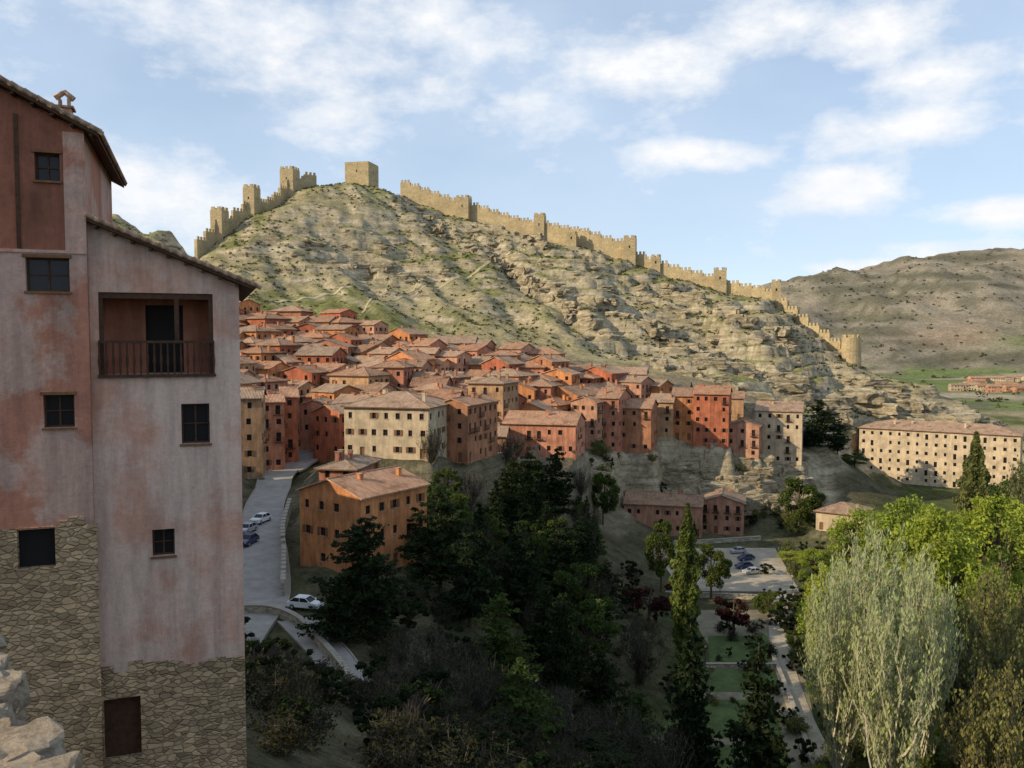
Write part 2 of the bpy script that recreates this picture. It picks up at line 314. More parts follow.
# ---------------------------------------------------------------- houses
def auto_ops(w,h,rng,base=0,floor=2.9,dens=.85,step=2.5):
    ops=[]; nf=max(1,int((h+.3)/floor)); nc=max(1,int(w/step)); fh=h/nf
    for f in range(nf):
        for c in range(nc):
            if rng.random()>dens: continue
            cu=w*(c+.5)/nc+rng.uniform(-.15,.15); ww=rng.choice([.8,.9,1.0]); z=base+f*fh
            if f==0 and rng.random()<.3: ops.append((cu-.5,cu+.5,base+.05,base+min(2.1,h-.3),'wood2'))
            elif rng.random()<.2 and f>0: ops.append((cu-.5,cu+.5,z+.25,z+2.2,'dark'))
            else: ops.append((cu-ww/2,cu+ww/2,z+fh*.35,min(z+fh*.35+1.2,h-.15),'glass'))
    return ops
def build_house(name,cx,cy,z,w,dep,h,yaw,mt,rf,rm,rng,detail=False,slope=None,big=False):
    if rf=='gabley': w,dep=dep,w; yaw=yaw+math.pi/2; rf='gable'
    mb=MB(); B=-7; hw,hd=w/2,dep/2; sl=slope or rng.uniform(.30,.42); ov=.55; t=.2
    fr='wood' if detail else None; si='kerb' if detail else False
    low='stone' if rng.random()<.3 and not big else mt
    for O,U,L in (((-hw,-hd),(1,0),w),((hw,-hd),(0,1),dep),((hw,hd),(-1,0),w),((-hw,hd),(0,-1),dep)):
        if L<2.2: ops=[]
        else: ops=auto_ops(L,h,rng,0,2.9,.97 if big else .85,3.0 if big else 2.5)
        if big: ops=[(o[0],o[1],o[2],o[3],'glass') for o in ops]
        mb.wall(O,U,L,B,0,[],low if low!=mt else mt); mb.wall(O,U,L,0,h,ops,mt,.2,'glass',fr,si)
        ux,uy=U; nx,ny=uy,-ux
        for o in ops:
            P=lambda u,dn:(O[0]+ux*u+nx*dn,O[1]+uy*u+ny*dn)
            if o[4]=='dark':   # balcony
                c=P((o[0]+o[1])/2,.35); mb.obox(c[0],c[1],ux,uy,o[1]-o[0]+.9,.68,o[2]-.14,o[2]-.02,'wood')
                c=P((o[0]+o[1])/2,.66); mb.obox(c[0],c[1],ux,uy,o[1]-o[0]+.9,.05,o[2]+.9,o[2]+.97,'wood')
                for q in range(7):
                    c=P(o[0]-.42+q*(o[1]-o[0]+.84)/6,.66); mb.obox(c[0],c[1],ux,uy,.05,.05,o[2]-.02,o[2]+.9,'wood')
            elif o[4]=='glass' and rng.random()<.25 and not big:
                for q in (o[0]-.28,o[1]+.28):
                    c=P(q,.035); mb.obox(c[0],c[1],ux,uy,.46,.06,o[2],o[3],'wood2')
    if rf=='gable':
        zr=h+hd*sl; ze=h-ov*sl; e=.35
        for s_ in (1,-1):
            a=[(-hw-e,s_*(-hd-ov),ze+.02),(hw+e,s_*(-hd-ov),ze+.02),(hw+e,0,zr+.02),(-hw-e,0,zr+.02)]
            bt=[(p[0],p[1],p[2]+t) for p in a]
            if s_==-1: a=a[::-1]; bt=bt[::-1]
            mb.hexa(a+bt,rm,rm,'wood')
        mb.cyl((-hw-e,0,zr+.2),(hw+e,0,zr+.2),.15,.15,rm,6)
        mb.poly([(hw,-hd,h),(hw,hd,h),(hw,0,zr)],mt); mb.poly([(-hw,hd,h),(-hw,-hd,h),(-hw,0,zr)],mt)
    elif rf=='hip':
        o2=.6; X,Y=hw+o2,hd+o2; m_=min(X,Y); zr=h+m_*sl+.1; rx=max(X-m_,.01); ry=max(Y-m_,.01)
        A=[(-X,-Y,h+.2),(X,-Y,h+.2),(X,Y,h+.2),(-X,Y,h+.2)]; Bt=[(p[0],p[1],h-.02) for p in A]
        if X>=Y: r0,r1=(-rx,0,zr),(rx,0,zr); fs=[[A[0],A[1],r1,r0],[A[1],A[2],r1],[A[2],A[3],r0,r1],[A[3],A[0],r0]]
        else: r0,r1=(0,-ry,zr),(0,ry,zr); fs=[[A[0],A[1],r0],[A[1],A[2],r1,r0],[A[2],A[3],r1],[A[3],A[0],r0,r1]]
        for f in fs: mb.poly(f,rm)
        for i in range(4): j=(i+1)%4; mb.poly([Bt[i],Bt[j],A[j],A[i]],'wood2')
        mb.poly(Bt[::-1],'wood')
        mb.cyl(r0,r1,.16,.16,rm,6)
        for q,rr in zip(A,(r0,r0 if X<Y else r1,r1,r1 if X<Y else r0)): mb.cyl(q,rr,.13,.13,rm,5)
    for q in range(rng.choice([1,1,2,3]) if not big else 5):
        x=rng.uniform(-hw*.8,hw*.8); y=rng.uniform(-hd*.6,hd*.6); top=h+hd*sl+rng.uniform(.3,.9)
        mb.box(x-.35,x+.35,y-.3,y+.3,h,top,mt); mb.box(x-.45,x+.45,y-.4,y+.4,top,top+.12,rm)
    mb.obj(name,(cx,cy,z),yaw)
rng=random.Random(5)
hinfo=[]
for h in heroes:
    nm,a,b,e,bs,d,dep,yw,mt,rf,rm=h
    yaw=math.radians(yw); p=W((a+b)/2,bs,d); w=(b-a)/F*d/max(math.cos(yaw),.5); ht=W(0,e,d)[2]-p[2]
    if nm=='residence_building': w*=.86
    cx=p[0]-math.sin(yaw)*dep/2; cy=p[1]+math.cos(yaw)*dep/2
    hinfo.append((nm,cx,cy,p[2],w,dep,ht,yaw,mt,rf,rm)); placed.append((cx,cy,max(w,dep)/2,w,dep,yaw,p[2]))
def overlaps(x,y,r,f=.72):
    for q in placed:
        if math.hypot(x-q[0],y-q[1])<(r+q[2])*f: return True
    rd=segdist(np.array([x]),np.array([y]),road)[0][0]
    return rd<r+3.2
def limit(px): return np.interp(px,[200,240,400,470,540,600,650,800],[318,318,306,302,302,298,290,284])
yv=198
fill=[]
while yv<320:
    px=226
    while px<655:
        x=(px-512)/F*yv+rng.uniform(-1,1); y=yv+rng.uniform(-1.5,1.5)
        lo=np.interp(px,[226,330,430,500,580,650],[196,192,200,226,258,268])
        if lo<y<limit(px):
            w=rng.uniform(8,15); dep=rng.uniform(8,11.5); r=max(w,dep)/2
            if not overlaps(x,y,r): fill.append((x,y,w,dep)); placed.append((x,y,r,w,dep,0,0))
        px+=5
    yv+=3
for i in range(80):   # unseen hilltop houses west of the street, added to cast the valley shadow
    x=rng.uniform(-86,-57); y=rng.uniform(38,150)
    if x>-.40*y-2 and y>120: continue
    w=rng.uniform(8,12); dep=rng.uniform(8,11)
    if not overlaps(x,y,max(w,dep)/2,.74): fill.append((x,y,w,dep)); placed.append((x,y,max(w,dep)/2,w,dep,0,0))
finfo=[]
for x,y,w,dep in fill:
    yaw=math.radians(rng.uniform(-42,-4)); z=(Hq(x,y-dep/2)+Hq(x,y))/2-.6
    west=x<-55 and y<155
    h=rng.uniform(6.5,9.5) if west else rng.uniform(5.4,10.2)
    if west: z=Hq(x,y-dep/2); h=max(min(h,2.5-z),4.5)
    if y>285: h=rng.uniform(4.8,7.4)
    finfo.append((x,y,z,w,dep,h,yaw))
for x,y,z,w,dep,h,yaw in finfo: flatten(x,y,w,dep,yaw,z-.1,'cut',.2,2.2)
for h in hinfo: flatten(h[1],h[2],h[4],h[5],h[7],h[3]-.15,'both',.4,3.5)
for h in hinfo:
    nm=h[0]; build_house(*h,rng,detail=nm in('manor_house','orange_house'),big=nm=='residence_building',slope=.33 if nm!='residence_building' else .28)
for x,y,z,w,dep,h,yaw in finfo:
    mt=rng.choice(['pink','pink','red','orange','brown','rose','rose','ochre','pink','orange','red','orange'])
    build_house('town_house',x,y,z,w,dep,h,yaw,mt,rng.choice(['gable','gable','gabley','hip']),rng.choice(['roof','roof2','roof2','roof3']),rng)
# ---------------------------------------------------------------- terrain mesh
gy,gx=np.gradient(H,ys,xs); slope=np.hypot(gx,gy)
n1=fbm(GX,GY,45,5,70)*.5+.5; n2=fbm(GX,GY,12,4,71)*.5+.5
C=np.zeros(H.shape+(4,)); 
def lay(col,m):
    for i in range(3): C[...,i]=C[...,i]*(1-m)+col[i]*m
lay((.31,.265,.145),np.ones_like(H)); lay((.185,.19,.068),ss(.42,.6,n1)*.92); lay((.37,.31,.185),ss(.55,.7,n2)*.55)
rock=np.clip(ss(.58,.9,slope)*1.0+ss(.4,.85,rk)*.6*ss(.42,.62,n2),0,1)*(1-ss(600,700,GY))
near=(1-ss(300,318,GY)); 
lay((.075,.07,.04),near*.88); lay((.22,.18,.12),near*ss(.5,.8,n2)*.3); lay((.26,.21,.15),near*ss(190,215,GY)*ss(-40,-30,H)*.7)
lay((.08,.10,.035),(1-ss(-52.9,-50,H))*(1-ss(560,700,GY))*ss(.3,.6,n1)*.8)
rock*=1-.6*(1-ss(225,240,GY))
fm=ss(560,700,GY)
lay((.24,.205,.15),fm); lay((.11,.105,.07),fm*ss(.46,.58,fbm(GX,GY,110,5,80)*.5+.5)*.8)
strp=np.sin(H/4.2+fbm(GX,GY,150,3,85)*3); lay((.32,.28,.21),fm*ss(.35,.8,strp)*ss(1200,1350,GY)*.55)
pl=fm*(1-ss(-50,-35,H)); fld=vn(GX/90,GY/50,81)
lay((.15,.20,.06),pl*(fld>.5)*.85); lay((.34,.24,.15),pl*(fld<.25)*.8); lay((.35,.3,.2),pl*((fld>.25)&(fld<.35)))
lay((.32,.22,.15),.6*np.exp(-((GX-740)/90)**2-((GY-1400)/40)**2)); lay((.17,.22,.08),.8*np.exp(-((GX-900)/110)**2-((GY-1370)/40)**2))
C[...,3]=np.clip(rock,0,1)
nx_,ny_=len(xs),len(ys)
V=np.stack([GX,GY,H],-1).reshape(-1,3)
idx=np.arange(nx_*ny_).reshape(ny_,nx_); Q=np.stack([idx[:-1,:-1],idx[:-1,1:],idx[1:,1:],idx[1:,:-1]],-1).reshape(-1,4)
me=bpy.data.meshes.new('terrain'); me.vertices.add(len(V)); me.vertices.foreach_set('co',V.ravel())
me.loops.add(Q.size); me.loops.foreach_set('vertex_index',Q.ravel().astype(np.int32))
me.polygons.add(len(Q)); me.polygons.foreach_set('loop_start',np.arange(0,Q.size,4,dtype=np.int32))
me.update(calc_edges=True); me.polygons.foreach_set('use_smooth',[True]*len(Q))
at=me.color_attributes.new('zone','FLOAT_COLOR','POINT'); at.data.foreach_set('color',C.reshape(-1).astype(np.float32))
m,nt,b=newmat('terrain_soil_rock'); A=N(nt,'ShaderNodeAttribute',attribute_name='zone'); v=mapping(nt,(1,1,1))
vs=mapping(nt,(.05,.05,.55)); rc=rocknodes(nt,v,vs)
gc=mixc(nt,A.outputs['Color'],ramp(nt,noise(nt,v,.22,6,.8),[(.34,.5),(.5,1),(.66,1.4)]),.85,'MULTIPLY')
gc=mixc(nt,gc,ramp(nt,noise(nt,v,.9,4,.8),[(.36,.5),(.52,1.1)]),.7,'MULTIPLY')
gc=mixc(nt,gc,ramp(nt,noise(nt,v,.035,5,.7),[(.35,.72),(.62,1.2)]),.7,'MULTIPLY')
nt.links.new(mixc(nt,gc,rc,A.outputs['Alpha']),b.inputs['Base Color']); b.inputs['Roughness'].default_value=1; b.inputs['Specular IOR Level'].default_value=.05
bump(nt,b,mixc(nt,noise(nt,v,.5,6,.75),noise(nt,vs,1.0,6,.75),.5),1.0,2.0)
me.materials.append(m); terr=bpy.data.objects.new('terrain',me); sc.collection.objects.link(terr)
# ---------------------------------------------------------------- ribbons
def catmull(pts,n=10):
    P=[np.array(p) for p in pts]; P=[2*P[0]-P[1]]+P+[2*P[-1]-P[-2]]; out=[]
    for i in range(1,len(P)-2):
        for k in range(n):
            t=k/n; a,b_,c_,d_=P[i-1:i+3]
            out.append(.5*((2*b_)+(-a+c_)*t+(2*a-5*b_+4*c_-d_)*t*t+(-a+3*b_-3*c_+d_)*t**3))
    out.append(P[-2]); return out
def sides(pts):
    out=[]
    for i,p in enumerate(pts):
        a=pts[max(i-1,0)]; c_=pts[min(i+1,len(pts)-1)]; t=np.array(c_[:2])-np.array(a[:2]); t=t/(np.linalg.norm(t)+1e-9); out.append(np.array([t[1],-t[0]]))
    return out
def ribbon(name,pts,w,mat,lift=.06,drape=True,kerb=False,n=10):
    pp=catmull(pts,n); S=sides(pp); mb=MB(); L=[];Rr=[]
    for p,s_ in zip(pp,S):
        a=p[:2]-s_*w/2; c_=p[:2]+s_*w/2
        za=Hq(*a) if drape else p[2]; zc=Hq(*c_) if drape else p[2]; zm=max(za,zc,Hq(p[0],p[1]))
        if drape=='full': L.append((a[0],a[1],za+lift)); Rr.append((c_[0],c_[1],zc+lift))
        else: L.append((a[0],a[1],zm+lift)); Rr.append((c_[0],c_[1],zm+lift))
    for i in range(len(pp)-1): mb.poly([L[i],Rr[i],Rr[i+1],L[i+1]],mat)
    if kerb:
        for E,sg in ((L,-1),(Rr,1)):
            for i in range(len(pp)-1):
                o=S[i]*sg*.16; o2=S[i+1]*sg*.16; a,c_=E[i],E[i+1]
                P=[(a[0],a[1],a[2]-.3),(a[0]+o[0],a[1]+o[1],a[2]-.3),(c_[0]+o2[0],c_[1]+o2[1],c_[2]-.3),(c_[0],c_[1],c_[2]-.3)]
                if sg<0: P=P[::-1]
                mb.hexa(P+[(p[0],p[1],p[2]+.42) for p in P],'kerb')
    return mb.obj(name)
ribbon('street',road,6.4,'asphalt',.12,True,True); ribbon('lower_street',road2[1:],3.8,'asphalt',.14,True,True)
ribbon('hill_path',[W(245,305,328),W(300,299,342),W(360,294,355),W(420,283,372),W(470,272,392),W(492,263,410)],1.5,'trail',.14,'full',n=50)
ribbon('hill_path',[W(360,325,330),W(380,305,350),W(430,285,374)],.9,'trail',.14,'full',n=50)
def swall(name,pts,h,t,mat='paving',cap='kerb',n=8,down=3,flat_=False):
    pp=catmull(pts,n); mb=MB()
    for a,c_ in zip(pp[:-1],pp[1:]):
        d=c_[:2]-a[:2]; L=np.linalg.norm(d); u=d/L; m_=(a+c_)/2; z=(m_[2] if flat_ else Hq(m_[0],m_[1]))
        mb.obox(m_[0],m_[1],u[0],u[1],L*1.01,t,z-down,z+h,mat); mb.obox(m_[0],m_[1],u[0],u[1],L*1.012,t+.16,z+h+.002,z+h+.12,cap)
    return mb.obj(name)
swall('street_parapet_wall',[W(236,603,99),W(268,604,99),W(298,614,95),W(322,640,88),W(345,668,82),W(372,715,74)],1.1,.5,'paving',n=14)
swall('retaining_wall',[W(283,590,106),W(284,560,117),W(283,530,130),W(290,505,146)],2.2,.5,'paving')
swall('retaining_wall',[W(575,488,222),W(610,480,228),W(648,474,236)],5,.8,'stone',down=6)
swall('retaining_wall',[W(436,470,176),W(470,476,188),W(505,470,200),W(545,466,208),(22,222,-34)],2.5,.7,'stone',down=7)
swall('retaining_wall',[W(640,462,250),W(665,460,253),W(700,462,255),W(740,466,257),W(775,468,259),W(805,470,262)],1.2,.8,'stone',down=6)
# ---------------------------------------------------------------- park & parking on the valley floor
Z=-53.0
def sheet(name,pts,mat,z): mb=MB(); mb.poly([(p[0],p[1],z) for p in pts],mat); return mb.obj(name)
def FL(px,py):
    u=(px-512)/F; v=(384-py)/F; dy=CT+v*ST; dz=-ST+v*CT; k=Z/dz; return (u*k,dy*k)
sheet('parking_lot',[FL(590,590),FL(800,592),FL(775,548),FL(640,548)],'gravel',Z+.03)
for q in [[(560,670),(700,670),(700,692),(550,692)],[(708,670),(776,670),(780,692),(708,692)],[(560,700),(774,700),(782,738),(550,738)],[(610,636),(700,636),(700,664),(600,664)],[(708,636),(768,636),(772,664),(708,664)],[(560,745),(785,745),(800,800),(545,800)]]:
    sheet('park_lawn',[FL(*p) for p in q][::-1],'lawn',Z+.06)
sheet('park_ground',[FL(540,800),FL(830,800),FL(792,610),FL(600,610)],'path',Z+.02)
def fp(px,py): p=FL(px,py); return (p[0],p[1],Z)
ribbon('gravel_path',[fp(845,800),fp(812,740),fp(795,700),fp(782,655),fp(778,615),fp(790,585)],3.2,'gravel',.09,False)
for pts,h in (([(580,590),(600,570),(612,553)],1.6),([(612,553),(640,546),(700,544),(760,540)],1.0),([(576,668),(640,668),(700,668)],.7),([(706,668),(776,668)],.7),([(590,594),(660,596),(775,600)],.9),([(772,655),(790,700),(815,770)],.5)):
    swall('low_garden_wall',[fp(*p) for p in pts],h,.5,'paving',n=4,down=.5,flat_=True)
def fence(name,pts,h=1.1):
    pp=catmull(pts,6); mb=MB()
    for a,c_ in zip(pp[:-1],pp[1:]):
        mb.cyl((a[0],a[1],a[2]),(a[0],a[1],a[2]+h),.05,.05,'wood2',5)
        for zz in (.5,1.0): mb.cyl((a[0],a[1],a[2]+zz),(c_[0],c_[1],c_[2]+zz),.035,.035,'wood2',4)
    mb.obj(name)
fence('wooden_fence',[fp(612,590),fp(640,560),fp(650,550)])
fence('wooden_fence',[fp(626,592),fp(652,566),fp(668,552)])
# ---------------------------------------------------------------- cars
def car(x,y,z,yaw,paint):
    mb=MB(); hw=.85
    low=[(-2.05,.32),(-2.08,.62),(-2.0,.85),(-1.0,.98),(1.55,.98),(2.0,.9),(2.06,.6),(2.02,.32)]
    def prof(pr,w0,w1,k,kside=None):
        n=len(pr); i0=len(mb.v)
        for sy in (-1,1):
            for (a,zz) in pr: mb.v.append((a,sy*(w0 if zz<.95 else w1),zz))
        ki=mb.mid(k)
        for i in range(n):
            j=(i+1)%n; mb.f.append((i0+i,i0+j,i0+n+j,i0+n+i)[::-1]); mb.m.append(ki)
        mb.f.append(tuple(i0+i for i in range(n))[::-1]); mb.m.append(mb.mid(kside or k)); mb.f.append(tuple(i0+n+i for i in range(n))); mb.m.append(mb.mid(kside or k))
    prof(low,hw,hw-.04,paint)
    c0=[(-1.05,.98),(-.35,1.42),(1.1,1.44),(1.72,.98)]
    i0=len(mb.v)
    for sy in (-1,1):
        for (a,zz) in c0: mb.v.append((a,sy*(hw-.06 if zz<1 else hw-.2),zz))
    g=mb.mid('glass')
    for f in ((0,1,5,4),(2,3,7,6),(0,3,2,1),(4,5,6,7)): mb.f.append(tuple(i0+q for q in f)); mb.m.append(g)
    mb.hexa([(-.4,-hw+.18,1.42),(1.15,-hw+.18,1.42),(1.15,hw-.18,1.42),(-.4,hw-.18,1.42),(-.3,-hw+.25,1.49),(1.05,-hw+.25,1.49),(1.05,hw-.25,1.49),(-.3,hw-.25,1.49)],paint)
    for sy in (-1,1):
        for a,b_,c_,d_ in ((-1.05,.98,-.35,1.43),(.35,.98,.38,1.43),(1.72,.98,1.1,1.44)):
            mb.cyl((a,sy*(hw-.05),b_),(c_,sy*(hw-.19),d_),.04,.04,paint,4)
        for wx in (-1.3,1.3):
            mb.cyl((wx,sy*(hw-.2),.32),(wx,sy*(hw+.02),.32),.32,.32,'tyre',14); mb.cyl((wx,sy*(hw+.02),.32),(wx,sy*(hw+.035),.32),.19,.19,'silver',10)
        mb.box(-2.09,-2.05,sy*.62-.16,sy*.62+.16,.62,.76,'frame'); mb.box(2.04,2.08,sy*.66-.12,sy*.66+.12,.66,.84,'lred')
        mb.box(-.98,-.86,sy*(hw+.08)-.09,sy*(hw+.08)+.09,.98,1.1,paint)
    mb.box(-2.11,-2.07,-.25,.25,.4,.5,'frame'); mb.box(-2.1,-2.05,-.4,.4,.55,.62,'tyre')
    o=mb.obj('parked_car',(x,y,z),yaw)
for px,py,d,yw,pt in ((261,522,138,75,'white'),(305,601,101,165,'white'),(248,545,126,80,'blue'),(247,530,132,80,'silver')):
    p=W(px,py,d); car(p[0],p[1],Hq(p[0],p[1])+.13,math.radians(yw),pt)
for px,py,yw,pt in ((746,560,20,'blue'),(752,574,15,'silver'),(744,568,18,'blue'),(738,553,20,'silver')):
    p=fp(px,py); car(p[0],p[1],Z+.03,math.radians(yw),pt)
# ---------------------------------------------------------------- city wall
def cren_wall(name,pts,h,t=1.6,first=0):
    mb=MB(); P=[np.array(W(*p)) for p in pts]; k=0
    for a,c_ in zip(P[:-1],P[1:]):
        d=c_[:2]-a[:2]; L=np.linalg.norm(d); u=d/L; n=max(1,int(round(L/6.0))); sl=L/n
        for i in range(n):
            s0=a[:2]+u*sl*i; m_=s0+u*sl/2; g=[Hq(*(s0+u*sl*q)) for q in (-.7,0,.5,1,1.7)]; zt=sum(g)/5+h; zb=min(g)-4
            mb.obox(m_[0],m_[1],u[0],u[1],sl*1.003,t,zb,zt,'wall')
            nm=3
            for q in range(nm):
                c=s0+u*sl*(q+.5)/nm; vv=np.array([u[1],-u[0]])*(t/2-.25); c=c+vv
                mb.obox(c[0],c[1],u[0],u[1],sl/nm*.56,.5,zt+.002,zt+1.4,'wall')
    return mb.obj(name)
def tower(px,py,d,w,h,round_=False,batt=True):
    p=W(px,py,d); z=Hq(p[0],p[1]); mb=MB(); s=w/2
    if round_:
        mb.cyl((0,0,-5),(0,0,h),s*1.08,s,'wall',20)
        for i in range(10):
            t=i*2*math.pi/10; mb.obox(s*.88*math.cos(t),s*.88*math.sin(t),-math.sin(t),math.cos(t),s*.35,.45,h+.002,h+1.3,'wall')
    else:
        for O,U in (((-s,-s),(1,0)),((s,-s),(0,1)),((s,s),(-1,0)),((-s,s),(0,-1))):
            mb.wall(O,U,w,-5,h,[(s-.35,s+.35,h*.55,h*.55+1.3,'dark')],'wall',.5)
        mb.poly([(-s,-s,h),(s,-s,h),(s,s,h),(-s,s,h)],'wall')
        if batt:
            n=max(2,int(w/2.2))
            for i in range(n):
                c=-s+w*(i+.5)/n
                for (x,y,ux,uy) in ((c,-s+.25,1,0),(c,s-.25,1,0),(-s+.25,c,0,1),(s-.25,c,0,1)): mb.obox(x,y,ux,uy,w/n*.55,.5,h+.002,h+1.4,'wall')
    mb.obj('wall_tower',(p[0],p[1],z),math.radians(-14))
cren_wall('city_wall',[(196,262,385),(222,238,402),(252,214,417),(292,191,450),(316,188,458)],7.5)
cren_wall('city_wall',[(401,196,478),(460,217,468),(540,240,452),(590,250,440),(635,262,432)],9)
cren_wall('city_wall',[(635,262,432),(715,288,415),(778,303,400)],5.5)
cren_wall('city_wall',[(778,303,400),(820,335,382),(852,363,370)],4.5)
tower(362,187,480,14,12.5,batt=False); tower(290,190,449,7.5,12); tower(252,214,416,6,13); tower(220,240,400,6,13); tower(464,217,466,7,11); tower(540,240,452,5.5,12)
tower(630,262,431,6,11); tower(656,268,427,4.5,7); tower(720,288,413,6,9.5); tower(776,303,400,4,9); tower(851,363,369,8,11,True); tower(572,250,438,5,6)
# ---------------------------------------------------------------- vegetation
def leafmesh(name,cen,size,mats_leaf,mb,up=.0):
    n=len(cen); cen=np.asarray(cen)
    a=R.normal(size=(n,3)); a/=np.linalg.norm(a,axis=1)[:,None]; 
    b_=np.cross(a,R.normal(size=(n,3))); b_/=np.linalg.norm(b_,axis=1)[:,None]
    if up: a[:,2]+=up; a/=np.linalg.norm(a,axis=1)[:,None]
    s=(np.asarray(size)*R.uniform(.6,1.3,n))[:,None]
    q=np.stack([cen-a*s,cen-b_*s*.55,cen+a*s,cen+b_*s*.55],1).reshape(-1,3)
    nv=len(mb.v); verts=np.concatenate([np.array(mb.v).reshape(-1,3),q]) if nv else q
    li=mb.mid(mats_leaf); faces=list(mb.f)+[(nv+4*i,nv+4*i+1,nv+4*i+2,nv+4*i+3) for i in range(n)]
    me=bpy.data.meshes.new(name); me.from_pydata(verts.tolist(),[],faces)
    for m_ in mb.mats: me.materials.append(m_)
    me.polygons.foreach_set('material_index',list(mb.m)+[li]*n); me.update(); return me
def unit(n): a=R.normal(size=(n,3)); return a/np.linalg.norm(a,axis=1)[:,None]
def m_broad(leaf,Hh=12,Wd=9,nc=34,nl=230,ls=.26,trunk=.3):
    mb=MB(); mb.cyl((0,0,-1),(.1,0,Hh*trunk),.32,.22,'bark',7); mb.cyl((.1,0,Hh*trunk),(0,.1,Hh*.8),.22,.06,'bark',6)
    cen=[];sz=[]
    for i in range(nc):
        d=unit(1)[0]; r=R.uniform(.45,.95)**.6; c=np.array([d[0]*Wd/2*r,d[1]*Wd/2*r,Hh*.6+d[2]*Hh*.38*r])
        if c[2]<Hh*.2: c[2]=Hh*.25
        mb.cyl((0.05,0,Hh*R.uniform(.25,.55)),tuple(c),.1,.03,'bark',4)
        rr=R.uniform(.07,.16)*Hh*.8; k=unit(nl)*(R.uniform(0,1,nl)**.5)[:,None]*np.array([rr,rr,rr*.8]); cen.append(c+k); sz.append(np.full(nl,ls))
    return leafmesh('broadleaf',np.concatenate(cen),np.concatenate(sz),leaf,mb)
def m_conif(leaf,Hh=14,Wd=6,lev=26,nb=9,ls=.28,pw=.85,irr=.25,droop=.25,z0=.06):
    mb=MB(); mb.cyl((0,0,-1),(0,0,Hh*.97),.28,.03,'bark',6); cen=[]
    for l in range(lev):
        f=z0+(1-z0)*(l+R.uniform(0,.6))/lev; f=min(f,.995); z=Hh*f; rad=Wd/2*(1-f)**pw+.12
        for k in range(max(3,int(nb*(1-f*.5)))):
            t=R.uniform(0,6.28); L=rad*R.uniform(1-irr*1.6,1+irr); n=max(4,int(26*L/3*1.6)); s=R.uniform(.12,1,n)
            w_=L*.2*(1.1-s)+.1; x=s*L*math.cos(t)+R.normal(size=n)*w_; y=s*L*math.sin(t)+R.normal(size=n)*w_
            zz=z-droop*s*L+.12*s*s*L+R.normal(size=n)*.14; cen.append(np.stack([x,y,zz],1))
            if L>1.0: mb.cyl((0,0,z),(L*.9*math.cos(t),L*.9*math.sin(t),z-droop*.8*L),.05,.015,'bark',3)
    c=np.concatenate(cen); return leafmesh('conifer',c,np.full(len(c),ls),leaf,mb)
def m_col(leaf,Hh=14,Wd=2.8,n=9000,ls=.22):
    mb=MB(); mb.cyl((0,0,-1),(0,0,Hh*.9),.25,.03,'bark',6); f=R.uniform(0.03,1,n); t=R.uniform(0,6.28,n)
    prof=np.clip(np.sin(np.clip(f*1.15+.12,0,1.35)/1.4*math.pi),0.001,1)**.7*(1-f**5)
    lump=.72+.35*np.sin(t*3+f*23)*np.sin(t*2-f*31+1); r=Wd/2*prof*lump*R.uniform(.35,1,n)**.45
    return leafmesh('columnar',np.stack([r*np.cos(t),r*np.sin(t),f*Hh],1),np.full(n,ls),leaf,mb,1.2)
def m_feather(leaf,tw,Hh=16,Wd=8,ns=42,ls=.2,nl=120):
    mb=MB(); cen=[]; mb.cyl((0,0,-1),(0,0,Hh*.5),.3,.15,tw,6)
    for i in range(ns):
        t=R.uniform(0,6.28); rr=Wd/2*R.uniform(.1,1)**.7; z0=Hh*R.uniform(.04,.3); zt=Hh*(1-.38*(rr/(Wd/2))**1.5)*R.uniform(.8,1)
        p=np.array([0,0,z0]); pts=[p]
        for k in range(1,6):
            s=k/5; q=np.array([rr*s**.6*math.cos(t)+R.normal()*.15,rr*s**.6*math.sin(t)+R.normal()*.15,z0+(zt-z0)*s]); pts.append(q)
        for a,b_,k in zip(pts[:-1],pts[1:],range(5)):
            mb.cyl(tuple(a),tuple(b_),.09*(1-k/5)+.015,.09*(1-(k+1)/5)+.012,tw,3)
            for h in range(5):
                s=R.uniform(); o=a+(b_-a)*s; e=o+np.array([R.normal()*.4,R.normal()*.4,R.uniform(.7,1.9)]); mb.cyl(tuple(o),tuple(e),.02,.006,tw,3)
                m_=nl//20; u=R.uniform(0.1,1.05,m_)[:,None]; cen.append(o+(e-o)*u+R.normal(size=(m_,3))*.13)
    c=np.concatenate(cen); return leafmesh('feathery',c,np.full(len(c),ls),leaf,mb,1.5)
def m_shrub(leaf,tw,Hh=4,Wd=4,ns=30,nl=40,ls=.13):
    mb=MB(); cen=[]
    for i in range(ns):
        d=unit(1)[0]; d[2]=abs(d[2])+.35; e=np.array([d[0]*Wd/2,d[1]*Wd/2,d[2]*Hh*.75])*R.uniform(.6,1); mid=e*.5+np.array([0,0,.3])
        mb.cyl((0,0,-.3),tuple(mid),.05,.03,tw,3); mb.cyl(tuple(mid),tuple(e),.03,.01,tw,3)
        for h in range(6):
            o=mid+(e-mid)*R.uniform(); q=o+R.normal(size=3)*.5; mb.cyl(tuple(o),tuple(q),.014,.005,tw,3)
            cen.append(o+(q-o)*R.uniform(0,1.1,(nl//6,1))+R.normal(size=(nl//6,3))*.12)
    c=np.concatenate(cen); return leafmesh('shrub',c,np.full(len(c),ls),leaf,mb)
